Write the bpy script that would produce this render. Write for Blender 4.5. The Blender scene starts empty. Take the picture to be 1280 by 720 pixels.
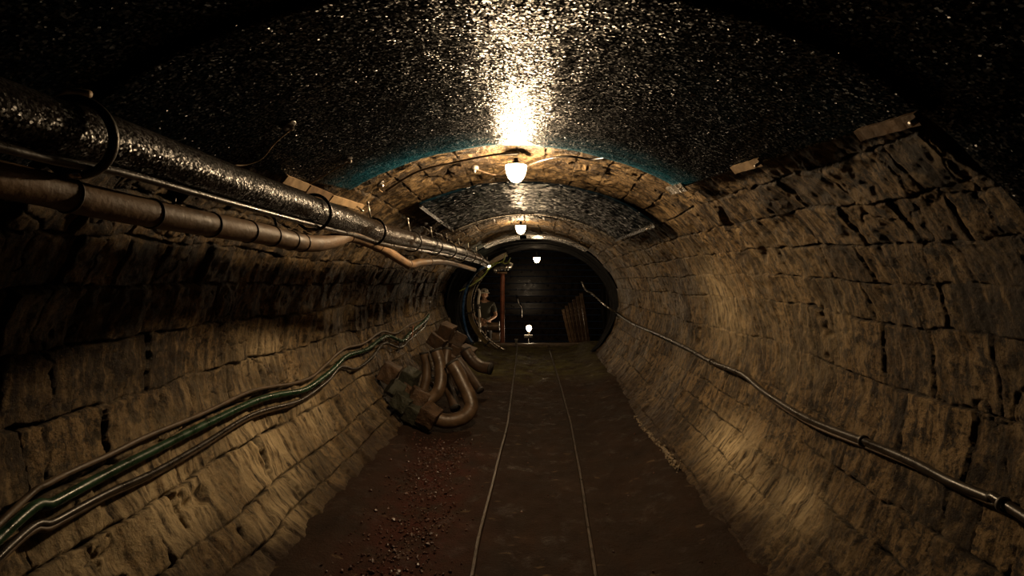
import bpy, bmesh, math, random
import numpy as np
from mathutils import Vector, Matrix, Euler
random.seed(7)
C = bpy.context.scene.collection
SC = bpy.context.scene

# ------------------------------------------------------------------ camera
F, CX, CY, EYE = 660.0, 655.0, 338.0, 1.46       # focal length and axis in pixels of 1280x720
cam = bpy.data.cameras.new('camera')
cam.sensor_width = 36; cam.lens = 36 * F / 1280
cam.shift_x = (640 - CX) / 1280; cam.shift_y = -(360 - CY) / 1280
cam.clip_start = 0.05
co = bpy.data.objects.new('camera', cam); C.objects.link(co)
co.location = (0, 0, EYE); co.rotation_euler = (math.pi / 2, 0, 0)
SC.camera = co

def at(px, py, d):
    """the point seen at pixel (px,py) at distance d along the tunnel"""
    return Vector(((px - CX) * d / F, d, EYE - (py - CY) * d / F))

# ------------------------------------------------------------------ tags
def tag(o, label=None, cat=None, group=None, kind=None):
    if label: o['label'] = label
    if cat: o['category'] = cat
    if group: o['group'] = group
    if kind: o['kind'] = kind
    return o

def empty(name, loc, label, cat, group=None):
    o = bpy.data.objects.new(name, None); C.objects.link(o)
    o.location = loc; o.empty_display_size = .1
    tag(o, label, cat, group)
    return o

def link(name, me, mat, parent=None):
    o = bpy.data.objects.new(name, me); C.objects.link(o)
    if mat is not None:
        me.materials.clear(); me.materials.append(mat)
    if parent is not None:
        o.parent = parent
        p = parent
        off = Vector((0, 0, 0))
        while p is not None:
            off += p.location; p = p.parent
        o.location = -off if False else o.location
    return o

def pydata(name, v, f, smooth=True):
    me = bpy.data.meshes.new(name)
    me.from_pydata([tuple(p) for p in v], [], f)
    me.update()
    if smooth:
        me.polygons.foreach_set('use_smooth', [True] * len(me.polygons))
    return me

def shifted(me, off):
    me.transform(Matrix.Translation(-Vector(off))); return me

# ------------------------------------------------------------------ numpy noise
def _hash(ix, iy, seed):
    h = (ix.astype(np.int64) * 374761393 + iy.astype(np.int64) * 668265263 + seed * 1442695041) & 0x7fffffff
    h = ((h ^ (h >> 13)) * 1274126177) & 0x7fffffff
    return ((h ^ (h >> 16)) & 0xffff) / 65535.0

def vnoise(x, y, seed=0):
    x = np.asarray(x, float); y = np.asarray(y, float)
    ix = np.floor(x); iy = np.floor(y); fx = x - ix; fy = y - iy
    fx = fx * fx * (3 - 2 * fx); fy = fy * fy * (3 - 2 * fy)
    a = _hash(ix, iy, seed); b = _hash(ix + 1, iy, seed); c = _hash(ix, iy + 1, seed); e = _hash(ix + 1, iy + 1, seed)
    return (a * (1 - fx) + b * fx) * (1 - fy) + (c * (1 - fx) + e * fx) * fy - .5

def fbm(x, y, seed=0, n=4):
    t = 0; amp = 1; k = 1
    for i in range(n):
        t = t + amp * vnoise(np.asarray(x) * k, np.asarray(y) * k, seed + i * 17); amp *= .5; k *= 2.03
    return t

def smooth01(t):
    t = np.clip(t, 0, 1); return t * t * (3 - 2 * t)

# ------------------------------------------------------------------ tunnel shape
CREST = 2.21
_half = np.array([(.86, -.14), (1.0, 0), (1.22, .20), (1.42, .50), (1.53, .82)] +
                 [(1.55 * math.cos(a), 1.0 + 1.21 * math.sin(a)) for a in np.radians([0, 14, 28, 41, 53, 64, 74, 82, 90])])
_half[-1] = (0, CREST)
def _catmull(P, n):
    P = np.asarray(P, float); out = []
    Q = np.vstack([2 * P[0] - P[1], P, 2 * P[-1] - P[-2]])
    for i in range(1, len(Q) - 2):
        t = np.linspace(0, 1, n, endpoint=False)[:, None]
        a, b, c, d = Q[i - 1], Q[i], Q[i + 1], Q[i + 2]
        out.append(.5 * (2 * b + (c - a) * t + (2 * a - 5 * b + 4 * c - d) * t ** 2 + (3 * b - a - 3 * c + d) * t ** 3))
    out.append(P[-1:]); return np.vstack(out)
_full = np.vstack([_half * [-1, 1], (_half[:-1])[::-1]])
_prof = _catmull(_full, 24)
_al = np.concatenate([[0], np.cumsum(np.linalg.norm(np.diff(_prof, axis=0), axis=1))])
PERIM = _al[-1]                                      # about 6.4 m, left foot over the crown to right foot
def P_sx(d): return np.interp(d, [-2, 3.0, 9.0, 10], [1.02, 1.0, .955, .95])
def P_sz(d): return np.interp(d, [-2, 3.0, 9.0, 10], [1.02, 1.0, .92, .90])
def P_c(d):  return np.interp(d, [-2, 3.0, 5.5, 9.0, 10], [-.045, -.045, .02, .14, .22])
def surf(s, d, inset=0.0):
    """point on the vault; s = arc position in metres (0..PERIM), d = distance"""
    s = np.asarray(s, float); d = np.asarray(d, float)
    x = np.interp(s, _al, _prof[:, 0]); z = np.interp(s, _al, _prof[:, 1])
    e = .02
    tx = np.interp(s + e, _al, _prof[:, 0]) - np.interp(s - e, _al, _prof[:, 0])
    tz = np.interp(s + e, _al, _prof[:, 1]) - np.interp(s - e, _al, _prof[:, 1])
    L = np.sqrt(tx * tx + tz * tz) + 1e-9
    nx, nz = tz / L, -tx / L                          # towards the axis
    return x * P_sx(d) + P_c(d) + nx * inset, d + 0 * s, z * P_sz(d) + nz * inset

def inside(x, d, z):
    zz = np.clip(z / P_sz(d), -.14, CREST)
    hw = np.interp(zz, _half[:, 1], _half[:, 0]) * P_sx(d)
    return abs(x - P_c(d)) < hw and z / P_sz(d) < CREST - .001

def wall_hit(px, py, lift=0.0, dmax=8.95):
    """where the line of sight through a pixel meets the masonry"""
    d = .6
    while d < dmax:
        p = at(px, py, d)
        if not inside(p.x, d, p.z): break
        d += .01
    d -= .005
    p = at(px, py, d)
    # lift off the wall, toward the axis
    c = Vector((P_c(d), d, 1.15)); n = (c - p); n.y = 0; n.normalize()
    return p + n * lift

def s_of(d, x, z):
    s = np.linspace(0, PERIM, 900); X, _, Z = surf(s, np.full_like(s, d))
    return s[np.argmin((X - x) ** 2 + (Z - z) ** 2)]

# ------------------------------------------------------------------ material helper
class N:
    def __init__(s, name):
        s.m = bpy.data.materials.new(name); s.m.use_nodes = True
        s.t = s.m.node_tree; s.t.nodes.clear()
        s.out = s.t.nodes.new('ShaderNodeOutputMaterial')
        s.b = s.t.nodes.new('ShaderNodeBsdfPrincipled')
        s.t.links.new(s.b.outputs[0], s.out.inputs[0])
    def n(s, typ, **kw):
        nd = s.t.nodes.new(typ)
        for k, v in kw.items():
            if k.startswith('i_'): nd.inputs[int(k[2:]) if k[2:].isdigit() else k[2:].replace('_', ' ')].default_value = v
            else: setattr(nd, k, v)
        return nd
    def l(s, a, b): s.t.links.new(a, b)
    def coord(s): return s.n('ShaderNodeTexCoord').outputs['Object']
    def attr(s, name, fac=True):
        a = s.n('ShaderNodeAttribute', attribute_name=name); return a.outputs['Fac' if fac else 'Vector']
    def mapping(s, vec, scale):
        m = s.n('ShaderNodeMapping'); m.inputs['Scale'].default_value = scale; s.l(vec, m.inputs[0]); return m.outputs[0]
    def noise(s, vec, scale, detail=4, rough=.55, col=False):
        t = s.n('ShaderNodeTexNoise'); t.inputs['Scale'].default_value = scale; t.inputs['Detail'].default_value = detail
        t.inputs['Roughness'].default_value = rough
        s.l(vec, t.inputs['Vector']); return t.outputs['Color' if col else 'Fac']
    def voro(s, vec, scale, feature='F1', out='Distance', rnd=1):
        t = s.n('ShaderNodeTexVoronoi', feature=feature); t.inputs['Scale'].default_value = scale
        t.inputs['Randomness'].default_value = rnd
        s.l(vec, t.inputs['Vector']); return t.outputs[out]
    def ramp(s, fac, stops):
        r = s.n('ShaderNodeValToRGB'); e = r.color_ramp.elements
        while len(e) < len(stops): e.new(.5)
        for k, (p, c) in enumerate(stops):
            e[k].position = p
            e[k].color = (c, c, c, 1) if not hasattr(c, '__len__') else (*c, 1)
        s.l(fac, r.inputs[0]); return r.outputs[0]
    def mix(s, fac, a, b, mode='MIX'):
        m = s.n('ShaderNodeMix', data_type='RGBA', blend_type=mode)
        for inp, v in ((m.inputs[0], fac), (m.inputs[6], a), (m.inputs[7], b)):
            if hasattr(v, 'is_output'): s.l(v, inp)
            else: inp.default_value = (*v, 1) if hasattr(v, '__len__') else v
        return m.outputs[2]
    def math(s, op, a, b=0.0):
        m = s.n('ShaderNodeMath', operation=op)
        for k, v in enumerate((a, b)):
            if hasattr(v, 'is_output'): s.l(v, m.inputs[k])
            else: m.inputs[k].default_value = v
        return m.outputs[0]
    def bump(s, h, strength=.5, dist=.01, prev=None):
        b = s.n('ShaderNodeBump'); b.inputs['Strength'].default_value = strength; b.inputs['Distance'].default_value = dist
        s.l(h, b.inputs['Height'])
        if prev is not None: s.l(prev, b.inputs['Normal'])
        return b.outputs[0]
    def facets(s, vec, scale, amount, prev=None, big=0):
        """a skin of water drops: every small cell faces its own way"""
        c = s.voro(vec, scale, out='Color')
        def vm(op, a, b=None, sc=None):
            m = s.n('ShaderNodeVectorMath', operation=op)
            for k, q in enumerate((a, b)):
                if q is None: continue
                if hasattr(q, 'is_output'): s.l(q, m.inputs[k])
                else: m.inputs[k].default_value = q
            if sc is not None:
                if hasattr(sc, 'is_output'): s.l(sc, m.inputs['Scale'])
                else: m.inputs['Scale'].default_value = sc
            return m.outputs[0]
        r = vm('SUBTRACT', c, (.5, .5, .5)); r = vm('SCALE', r, None, amount)
        if big:
            c2 = s.voro(vec, scale * .5, out='Color'); d2 = s.voro(vec, scale * .5)
            r2 = vm('SCALE', vm('SUBTRACT', c2, (.5, .5, .5)), None, s.ramp(d2, [(.20, big), (.27, 0.0)]))
            r = vm('ADD', r, r2)
        base = prev if prev is not None else s.n('ShaderNodeNewGeometry').outputs['Normal']
        return vm('NORMALIZE', vm('ADD', base, r))
    def set(s, **kw):
        names = dict(color='Base Color', rough='Roughness', metal='Metallic', spec='Specular IOR Level', normal='Normal',
                     coat='Coat Weight', coat_rough='Coat Roughness', emit='Emission Color', estr='Emission Strength')
        for k, v in kw.items():
            i = s.b.inputs[names[k]]
            if hasattr(v, 'is_output'): s.l(v, i)
            else: i.default_value = (*v, 1) if hasattr(v, '__len__') and len(v) == 3 else v
        return s.m

def simple(name, color, rough=.6, metal=0, noise_scale=25, var=.5, bump=.25, spec=.5, bscale=None, bdist=.004):
    k = N(name); v = k.coord()
    n1 = k.noise(v, noise_scale, 5)
    dark = tuple(c * (1 - var) for c in color); lite = tuple(min(1, c * (1 + var)) for c in color)
    col = k.ramp(n1, [(.3, dark), (.7, lite)])
    nb = k.noise(v, bscale or noise_scale * 3, 5)
    rr = k.ramp(n1, [(.3, max(0, rough - .12)), (.7, min(1, rough + .12))])
    return k.set(color=col, rough=rr, metal=metal, spec=spec, normal=k.bump(nb, bump, bdist))

def mat_masonry():
    k = N('wet_masonry'); v = k.coord(); sv = k.attr('sv', False)
    st = k.attr('stone'); jt = k.attr('joint'); pale = k.attr('pale')
    base = k.ramp(st, [(0, (.035, .022, .012)), (.35, (.105, .068, .033)), (.7, (.20, .13, .062)), (1, (.34, .23, .115))])
    n1 = k.noise(v, 6, 6, .65)
    base = k.mix(k.ramp(n1, [(.4, 0.0), (.75, .6)]), base, (.09, .055, .025))
    streak = k.noise(k.mapping(sv, (2.6, 20, 1)), 1.6, 6, .65)
    base = k.mix(k.ramp(streak, [(.40, .92), (.50, 0.0)]), base, (.028, .018, .010))
    base = k.mix(k.ramp(streak, [(.52, 0.0), (.66, .75)]), base, (.36, .25, .13))
    blot = k.noise(v, 16, 6, .7)
    base = k.mix(k.ramp(blot, [(.41, .95), (.50, 0.0)]), base, (.02, .012, .007))
    fine = k.noise(k.mapping(sv, (10, 46, 1)), 2.0, 5, .7)
    base = k.mix(k.ramp(fine, [(.3, .5), (.5, 0.0)]), base, (.02, .014, .009))
    # mortar: dark gaps, in places crusted with lime
    crust = k.ramp(k.noise(v, 3.0, 4, .6), [(.5, 0.0), (.62, .9)])
    spk = k.ramp(k.noise(v, 45, 2, .5), [(.5, 0.0), (.62, 1.0)])
    mcol = k.mix(k.math('MULTIPLY', crust, spk), (.022, .015, .009), (.42, .33, .21))
    base = k.mix(jt, base, mcol)
    wet = k.noise(v, 2.3, 5, .6)
    grit = k.noise(v, 65, 4, .75)
    base = k.mix(k.ramp(grit, [(.36, .8), (.5, 0.0)]), base, (.018, .012, .007))
    base = k.mix(k.ramp(grit, [(.6, 0.0), (.72, .6)]), base, (.36, .26, .14))
    smear = k.ramp(k.noise(k.mapping(sv, (1, 1.6, 1)), 3.1, 6, .72), [(.50, 0.0), (.64, .75)])
    base = k.mix(k.math('MULTIPLY', smear, k.ramp(blot, [(.42, 0.0), (.56, 1.0)])), base, (.34, .245, .135))
    pm = k.math('MULTIPLY', pale, k.ramp(k.noise(k.mapping(sv, (2.0, 13, 1)), 2.2, 6, .7), [(.38, 0.0), (.54, 1.0)]))
    base = k.mix(pm, base, (.82, .66, .42))
    base = k.mix(k.math('MULTIPLY', pale, k.ramp(k.noise(k.mapping(sv, (2.4, 34, 1)), 1.5, 5, .7), [(.34, .85), (.46, 0.0)])), base, (.035, .024, .014))
    base = k.mix(k.math('MULTIPLY', jt, k.math('SUBTRACT', 1.0, crust)), base, (.022, .015, .009))
    mud = k.math('MULTIPLY', k.attr('mud'), k.ramp(k.noise(v, 5, 5, .7), [(.32, .35), (.6, 1.0)]))
    base = k.mix(mud, base, (.034, .017, .008))
    rough = k.ramp(wet, [(.3, .36), (.7, .75)])
    rough = k.mix(k.math('MULTIPLY', jt, crust), rough, (.12, .12, .12))
    h = k.math('ADD', k.math('MULTIPLY', k.noise(k.mapping(sv, (12, 34, 1)), 1.0, 6, .65), .5), k.math('MULTIPLY', k.noise(v, 85, 6, .75), 1.1))
    nb = k.bump(h, .9, .014)
    base = k.mix(1.0, base, (.82, .80, .74), 'MULTIPLY')
    return k.set(color=base, rough=rough, spec=.30, normal=nb)

def mat_sheet(name='wet_black_sheeting', cell=150):
    k = N(name); v = k.coord(); sv = k.attr('sv', False)
    n1 = k.noise(v, 1.4, 4)
    col = k.ramp(n1, [(.32, (.0012, .0015, .002)), (.55, (.0016, .004, .0065)), (.8, (.003, .014, .022))])
    grain = k.noise(k.mapping(sv, (7, 60, 1)), 1.6, 5, .6)
    nb = k.bump(grain, .35, .008)
    nb = k.facets(v, cell, k.ramp(k.noise(v, 5, 4, .6), [(.3, .35), (.7, .75)]), nb, 2.4)
    teal = k.math('MULTIPLY', k.ramp(k.math('MULTIPLY', k.attr('edge_teal'), k.ramp(n1, [(.3, .5), (.6, 1.0)])), [(0, 0.0), (1, 1.0)]), k.ramp(k.noise(k.mapping(sv, (2, 9, 1)), 1.5, 4), [(.35, .3), (.6, 1.0)]))
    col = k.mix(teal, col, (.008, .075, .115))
    pick = k.voro(v, cell, out='Color'); sep = k.n('ShaderNodeSeparateColor'); k.l(pick, sep.inputs[0])
    spec = k.ramp(sep.outputs[2], [(.62, .01), (.9, .48)])
    return k.set(color=col, rough=.285, spec=spec, normal=nb)

def mat_pipe():
    k = N('wet_black_pipe'); v = k.coord()
    col = k.ramp(k.noise(v, 7, 5), [(.35, (.006, .0045, .003)), (.7, (.018, .012, .008))])
    nb = k.bump(k.noise(v, 40, 4, .6), .3, .004)
    nb = k.facets(v, 210, k.ramp(k.noise(v, 9, 4, .6), [(.3, .22), (.7, .55)]), nb)
    pick = k.voro(v, 210, out='Color'); sep = k.n('ShaderNodeSeparateColor'); k.l(pick, sep.inputs[0])
    return k.set(color=col, rough=.285, spec=k.ramp(sep.outputs[2], [(.4, .05), (.85, .28)]), normal=nb)

def mat_floor():
    k = N('muddy_floor'); v = k.coord()
    n1 = k.noise(v, 3.2, 6, .65); n2 = k.noise(k.mapping(v, (9, 2.2, 1)), 1.2, 5, .6)
    col = k.ramp(n1, [(.3, (.010, .0045, .002)), (.55, (.022, .010, .0045)), (.8, (.045, .022, .010))])
    col = k.mix(k.ramp(n2, [(.35, .8), (.6, 0.0)]), col, (.022, .013, .008))
    red = k.math('MULTIPLY', k.attr('red'), k.ramp(k.noise(v, 4.5, 5, .7), [(.35, 0.0), (.6, .95)]))
    col = k.mix(red, col, (.045, .009, .005))
    gr = k.math('MULTIPLY', k.attr('moss'), k.ramp(k.noise(v, 3.5, 5, .7), [(.36, 0.0), (.6, .95)]))
    col = k.mix(gr, col, (.085, .078, .022))
    # trodden pale scuffs
    sc = k.ramp(k.noise(k.mapping(v, (5, 12, 1)), 1.4, 3, .5), [(.66, 0.0), (.72, .75)])
    col = k.mix(sc, col, (.10, .065, .035))
    rough = k.ramp(k.noise(v, 6, 5, .65), [(.30, .35), (.45, .85)])
    h = k.math('ADD', k.noise(v, 18, 6, .7), k.math('MULTIPLY', k.noise(v, 75, 4, .7), .8))
    return k.set(color=col, rough=rough, spec=.22, normal=k.bump(h, .8, .02))

def mat_emit(name, color, strength):
    k = N(name); k.m.cycles.emission_sampling = 'FRONT'
    return k.set(color=(.8, .8, .8), emit=color, estr=strength, rough=.3)

M = dict(
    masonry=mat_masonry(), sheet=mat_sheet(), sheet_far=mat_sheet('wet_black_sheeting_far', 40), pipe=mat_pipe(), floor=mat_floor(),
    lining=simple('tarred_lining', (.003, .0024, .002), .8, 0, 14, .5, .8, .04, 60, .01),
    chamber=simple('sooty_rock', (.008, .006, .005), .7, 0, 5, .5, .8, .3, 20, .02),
    duct=simple('taped_brown_duct', (.15, .092, .048), .55, 0, 9, .5, .5, .3, 60),
    seam=simple('duct_seam', (.05, .032, .02), .5, 0, 20, .3, .2),
    iron=simple('dark_wet_iron', (.030, .027, .024), .3, .7, 30, .4, .35),
    iron_grey=simple('grey_iron', (.11, .10, .09), .38, .6, 30, .4, .35),
    steel=simple('bare_steel', (.55, .50, .43), .3, .9, 30, .3, .25),
    rail=simple('worn_rail', (.040, .026, .016), .38, .4, 22, .6, .5),
    green=simple('green_rubber_hose', (.008, .032, .014), .3, 0, 16, .6, .3, .5),
    black_rubber=simple('black_rubber', (.022, .017, .013), .32, 0, 16, .5, .3, .55),
    brown_rubber=simple('muddy_cable', (.075, .05, .03), .5, 0, 20, .5, .4),
    hose=simple('muddy_canvas_hose', (.075, .046, .026), .42, 0, 10, .5, .4, .5, 60),
    hose_dark=simple('dark_canvas_hose', (.055, .032, .018), .45, 0, 10, .5, .4, .5, 60),
    hose_end=simple('hose_end_cap', (.02, .016, .012), .7, 0, 20, .3, .2),
    block_brown=simple('brown_stone_block', (.060, .034, .018), .6, 0, 9, .6, .9, .4, 40, .012),
    block_green=simple('mossy_stone_block', (.030, .031, .021), .6, 0, 9, .6, .9, .4, 40, .012),
    wood=simple('old_wood', (.17, .105, .055), .6, 0, 14, .5, .6, .4, 50),
    wood_pale=simple('split_pale_wood', (.36, .25, .14), .55, 0, 14, .4, .5, .4, 50),
    wood_red=simple('red_brown_timber', (.14, .045, .022), .55, 0, 10, .5, .6, .4, 40),
    board=simple('black_wet_boards', (.006, .004, .003), .34, 0, 9, .6, .5, .10, 45),
    yellow=simple('yellowed_steel_rib', (.075, .050, .012), .4, .2, 12, .6, .5),
    blue=simple('blue_hose', (.012, .045, .12), .3, 0, 12, .4, .2),
    lime=simple('lime_crust', (.20, .155, .10), .5, 0, 30, .4, .5),
    gravel=simple('dark_red_gravel', (.055, .022, .014), .4, 0, 12, .6, .5),
    tagm=simple('pink_tag', (.55, .23, .15), .5, 0, 60, .4, .2),
    skin=simple('skin', (.42, .24, .15), .5, 0, 30, .12, .1),
    shirt=simple('olive_shirt', (.035, .034, .024), .8, 0, 40, .3, .3),
    trousers=simple('dark_trousers', (.018, .016, .015), .85, 0, 40, .3, .3),
    helmet=simple('dusty_white_helmet', (.62, .56, .46), .35, 0, 20, .15, .1),
    leather=simple('boot_leather', (.02, .015, .012), .5, 0, 30, .3, .3),
    hair=simple('dark_hair', (.02, .014, .01), .7, 0, 80, .4, .4),
    winch=simple('winch_paint', (.13, .085, .05), .5, .2, 15, .5, .4),
    galv=simple('galvanised_duct', (.42, .40, .37), .28, .85, 12, .3, .25),
    greencable=simple('yellow_green_cable', (.16, .19, .03), .4, 0, 20, .3, .2),
    wet_plank=simple('wet_plank_wood', (.045, .027, .015), .22, 0, 12, .5, .4),
    lamp_iron=simple('lamp_casting', (.10, .09, .08), .45, .6, 30, .3, .3),
)
WARM = (1.0, .71, .41)
M['bulb1'] = mat_emit('glowing_bowl', WARM, 560)
M['bulb2'] = mat_emit('glowing_globe', WARM, 260)
M['bulb3'] = mat_emit('glowing_globe_far', WARM, 70)
M['bulb4'] = mat_emit('glowing_post_lamp', (1, .74, .46), 170)
M['led'] = mat_emit('small_work_light', (1, .92, .5), 60)

# ------------------------------------------------------------------ shape helpers
def spline(pts, n=8):
    return [Vector(p) for p in _catmull([tuple(p) for p in pts], n)]

def tube_data(path, rad, seg=14, cap=True, v=None, f=None):
    v = [] if v is None else v; f = [] if f is None else f
    n = len(path); base = len(v)
    T = [(path[min(i + 1, n - 1)] - path[max(i - 1, 0)]).normalized() for i in range(n)]
    up = Vector((0, 0, 1)) if abs(T[0].z) < .9 else Vector((1, 0, 0))
    u = (up - T[0] * up.dot(T[0])).normalized()
    for i in range(n):
        u = (u - T[i] * u.dot(T[i])).normalized(); w = T[i].cross(u)
        r = rad[i] if hasattr(rad, '__len__') else (rad(i / (n - 1)) if callable(rad) else rad)
        for k in range(seg):
            a = 2 * math.pi * k / seg
            v.append(path[i] + (u * math.cos(a) + w * math.sin(a)) * r)
    for i in range(n - 1):
        for k in range(seg):
            a = base + i * seg + k; b = base + i * seg + (k + 1) % seg
            f.append((a, b, b + seg, a + seg))
    if cap:
        f.append(tuple(base + k for k in reversed(range(seg))))
        f.append(tuple(base + (n - 1) * seg + k for k in range(seg)))
    return v, f

def tube(name, pts, rad, mat, parent=None, seg=14, n=8, off=None, smoothpath=True):
    path = spline(pts, n) if smoothpath and len(pts) > 2 else [Vector(p) for p in pts]
    v, f = tube_data(path, rad, seg)
    me = pydata(name, v, f)
    if off is not None: shifted(me, off)
    return link(name, me, mat, parent)

def ring_data(c, axis, R, r, a0=0, a1=360, seg=32, ps=10, v=None, f=None):
    axis = Vector(axis).normalized()
    up = Vector((0, 0, 1)); u = (up - axis * up.dot(axis)).normalized(); w = axis.cross(u)
    path = []
    for k in range(seg + 1):
        a = math.radians(a0 + (a1 - a0) * k / seg)
        path.append(Vector(c) + (u * math.cos(a) + w * math.sin(a)) * R)
    return tube_data(path, r, ps, True, v, f)

def bm_mesh(name, bm, smooth=False):
    me = bpy.data.meshes.new(name); bm.to_mesh(me); bm.free()
    if smooth: me.polygons.foreach_set('use_smooth', [True] * len(me.polygons))
    return me

def box_mesh(name, size, bevel=.005, loc=(0, 0, 0), rot=(0, 0, 0), rough=0, seed=0, cuts=0):
    bm = bmesh.new(); bmesh.ops.create_cube(bm, size=1)
    for q in bm.verts: q.co = Vector((q.co.x * size[0], q.co.y * size[1], q.co.z * size[2]))
    if bevel: bmesh.ops.bevel(bm, geom=bm.edges[:], offset=bevel, segments=2, affect='EDGES', profile=.6)
    if cuts:
        bmesh.ops.subdivide_edges(bm, edges=[e for e in bm.edges if e.calc_length() > bevel * 2.2], cuts=cuts, use_grid_fill=True)
    if rough:
        rr = random.Random(seed); ox, oy = rr.random() * 50, rr.random() * 50
        for q in bm.verts:
            p = q.co * (6 / max(size))
            q.co += Vector((float(vnoise(p.y + ox, p.z + oy, 1)), float(vnoise(p.x + ox, p.z + oy, 2)), float(vnoise(p.x + ox, p.y + oy, 3)))) * rough * 2
    bm.transform(Matrix.Translation(loc) @ Euler(rot).to_matrix().to_4x4())
    return bm_mesh(name, bm, False)

def lathe_mesh(name, prof, seg=24, loc=(0, 0, 0), smooth=True):
    v, f = [], []
    for (r, z) in prof:
        for k in range(seg):
            a = 2 * math.pi * k / seg; v.append((loc[0] + r * math.cos(a), loc[1] + r * math.sin(a), loc[2] + z))
    for i in range(len(prof) - 1):
        for k in range(seg):
            a = i * seg + k; b = i * seg + (k + 1) % seg; f.append((a, b, b + seg, a + seg))
    f.append(tuple(reversed(range(seg)))); f.append(tuple((len(prof) - 1) * seg + k for k in range(seg)))
    return pydata(name, v, f, smooth)

# ------------------------------------------------------------------ masonry
def build_masonry():
    D = list(np.arange(-2.0, 1.0, .04)); d = 1.0
    while d < 9.0: D.append(d); d += max(.0042, .0029 * d)
    D.append(9.02); D = np.array(D)
    S = np.linspace(0, PERIM, int(PERIM / .0058))
    SS, DD = np.meshgrid(S, D, indexing='ij')
    rs = np.random.RandomState(5)
    # courses: bed joints run along the tunnel, gently wandering
    cb = [0.0]
    while cb[-1] < PERIM + .4:
        cb.append(cb[-1] + rs.uniform(.155, .265))
    cb = np.array(cb)
    sw = SS + .055 * fbm(DD * .55, SS * .35, 3, 3) + .022 * fbm(DD * 3.2, SS * 2.0, 9, 3) + .012 * vnoise(DD * 14, SS * 9, 40)
    ci = np.clip(np.searchsorted(cb, sw) - 1, 0, len(cb) - 2)
    es = np.minimum(sw - cb[ci], cb[ci + 1] - sw)
    dw = DD + .025 * fbm(SS * 3.5, DD * 2.0, 21, 3) + .012 * vnoise(SS * 13, DD * 11, 41)
    stone = np.zeros_like(SS); tilt_s = np.zeros_like(SS); tilt_d = np.zeros_like(SS); lift = np.zeros_like(SS)
    ed = np.zeros_like(SS); gap = np.zeros_like(SS)
    for c in range(len(cb) - 1):
        m = ci == c
        if not m.any(): continue
        b = [-2.6 + rs.uniform(0, .3)]
        while b[-1] < 10: b.append(b[-1] + rs.uniform(.13, .36))
        b = np.array(b); q = dw[m]; j = np.clip(np.searchsorted(b, q) - 1, 0, len(b) - 2)
        r = rs.rand(len(b)); t1 = rs.uniform(-1, 1, len(b)); t2 = rs.uniform(-1, 1, len(b)); l = rs.uniform(-1, 1, len(b)); g = rs.rand(len(b))
        stone[m] = r[j]; gap[m] = g[j]
        ed[m] = np.minimum(q - b[j], b[j + 1] - q)
        tilt_d[m] = t1[j] * (q - .5 * (b[j] + b[j + 1])); tilt_s[m] = t2[j] * (sw[m] - .5 * (cb[c] + cb[c + 1])); lift[m] = l[j]
    left = smooth01((PERIM * .42 - SS) / .6)
    jw = .004 + .007 * gap * (.6 + .6 * left)
    edge = np.minimum(es * 1.0, ed * 1.25) + .009 * fbm(SS * 30, DD * 30, 71, 4)
    crack = np.abs(fbm(SS * 3.1, DD * 3.1, 101, 4)) + .05 * smooth01(-fbm(SS * 1.3, DD * 1.3, 103, 2) / .2)
    crack = smooth01(crack / .012)
    k = smooth01(edge / jw)                          # 0 in the joint, 1 on the stone
    arch = smooth01((DD - 2.95) / .1) * smooth01((4.3 - DD) / .2) * smooth01((.9 - np.abs(SS - PERIM / 2)) / .3)
    keep = (1 - .7 * arch) * smooth01((fbm(SS * 1.3, DD * 1.3, 77, 4) + .40) / .45)   # some joints are filled and smeared over
    k = 1 - (1 - k) * (.22 + .78 * keep)
    k = np.minimum(k, .35 + .65 * crack * (1 - 0 * arch))
    rough_amt = .45 + .75 * left
    disp = -(.018 + .014 * left) * (1 - k) + lift * .010 * rough_amt + (tilt_d * .11 + tilt_s * .09) * rough_amt
    disp += .007 * fbm(SS * 26, DD * 30, 15, 3) + .016 * fbm(SS * 9, DD * 9, 5, 4) + .05 * fbm(SS * 1.2, DD * .9, 31, 3) + .006 * fbm(SS * 9, DD * 38, 55, 3)
    chip = fbm(SS * 4.3, DD * 4.3, 61, 4)
    disp -= .035 * smooth01((chip - .50) / .14)       # broken-out corners
    disp += arch * (.030 * fbm(SS * 5, DD * 7, 111, 4) - .03 * smooth01((fbm(SS * 6, DD * 5, 113, 4) - .25) / .12))
    disp += .03 * smooth01((.25 - SS) / .25) + .03 * smooth01((SS - PERIM + .25) / .25)
    sa, sb = s_of(3.0, -1.0, 1.96), s_of(3.0, .89, 1.95)
    wide = .5 * smooth01((1.6 - DD) / .25); sa = sa - wide; sb = sb + wide
    under = smooth01((SS - sa) / .06) * smooth01((sb - SS) / .06) * smooth01((3.0 - DD) / .08)
    disp = disp - .045 * under                       # the roof sheet lies over it here
    X, Y, Z = surf(SS, DD, disp - .01)
    # lime stains: patches with a place of their own on the walls
    pale = .12 * smooth01((fbm(SS * .9, DD * .7, 91, 3) - .1) / .3)
    def patch(px, py, rs_, rd, amt):
        nonlocal pale
        p = wall_hit(px, py); s0 = s_of(p.y, p.x, p.z)
        pale = np.maximum(pale, amt * np.exp(-((SS - s0) / rs_) ** 2 - ((DD - p.y) / rd) ** 2))
    for a in ((330, 560, .30, .34, 1.0), (220, 620, .26, .30, .9), (390, 510, .24, .28, .7), (905, 555, .18, .40, 1.0), (130, 670, .2, .25, .7), (350, 650, .2, .3, .7),
              (930, 610, .14, .22, .7), (900, 380, .35, .4, .55), (330, 440, .12, .3, .5), (985, 620, .15, .2, .7),
              (455, 470, .12, .15, .5)): patch(*a)
    ft = np.minimum(SS, PERIM - SS)
    mud = smooth01((.66 + .26 * fbm(SS * 2, DD * 2.2, 121, 3) - ft) / .34)
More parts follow.
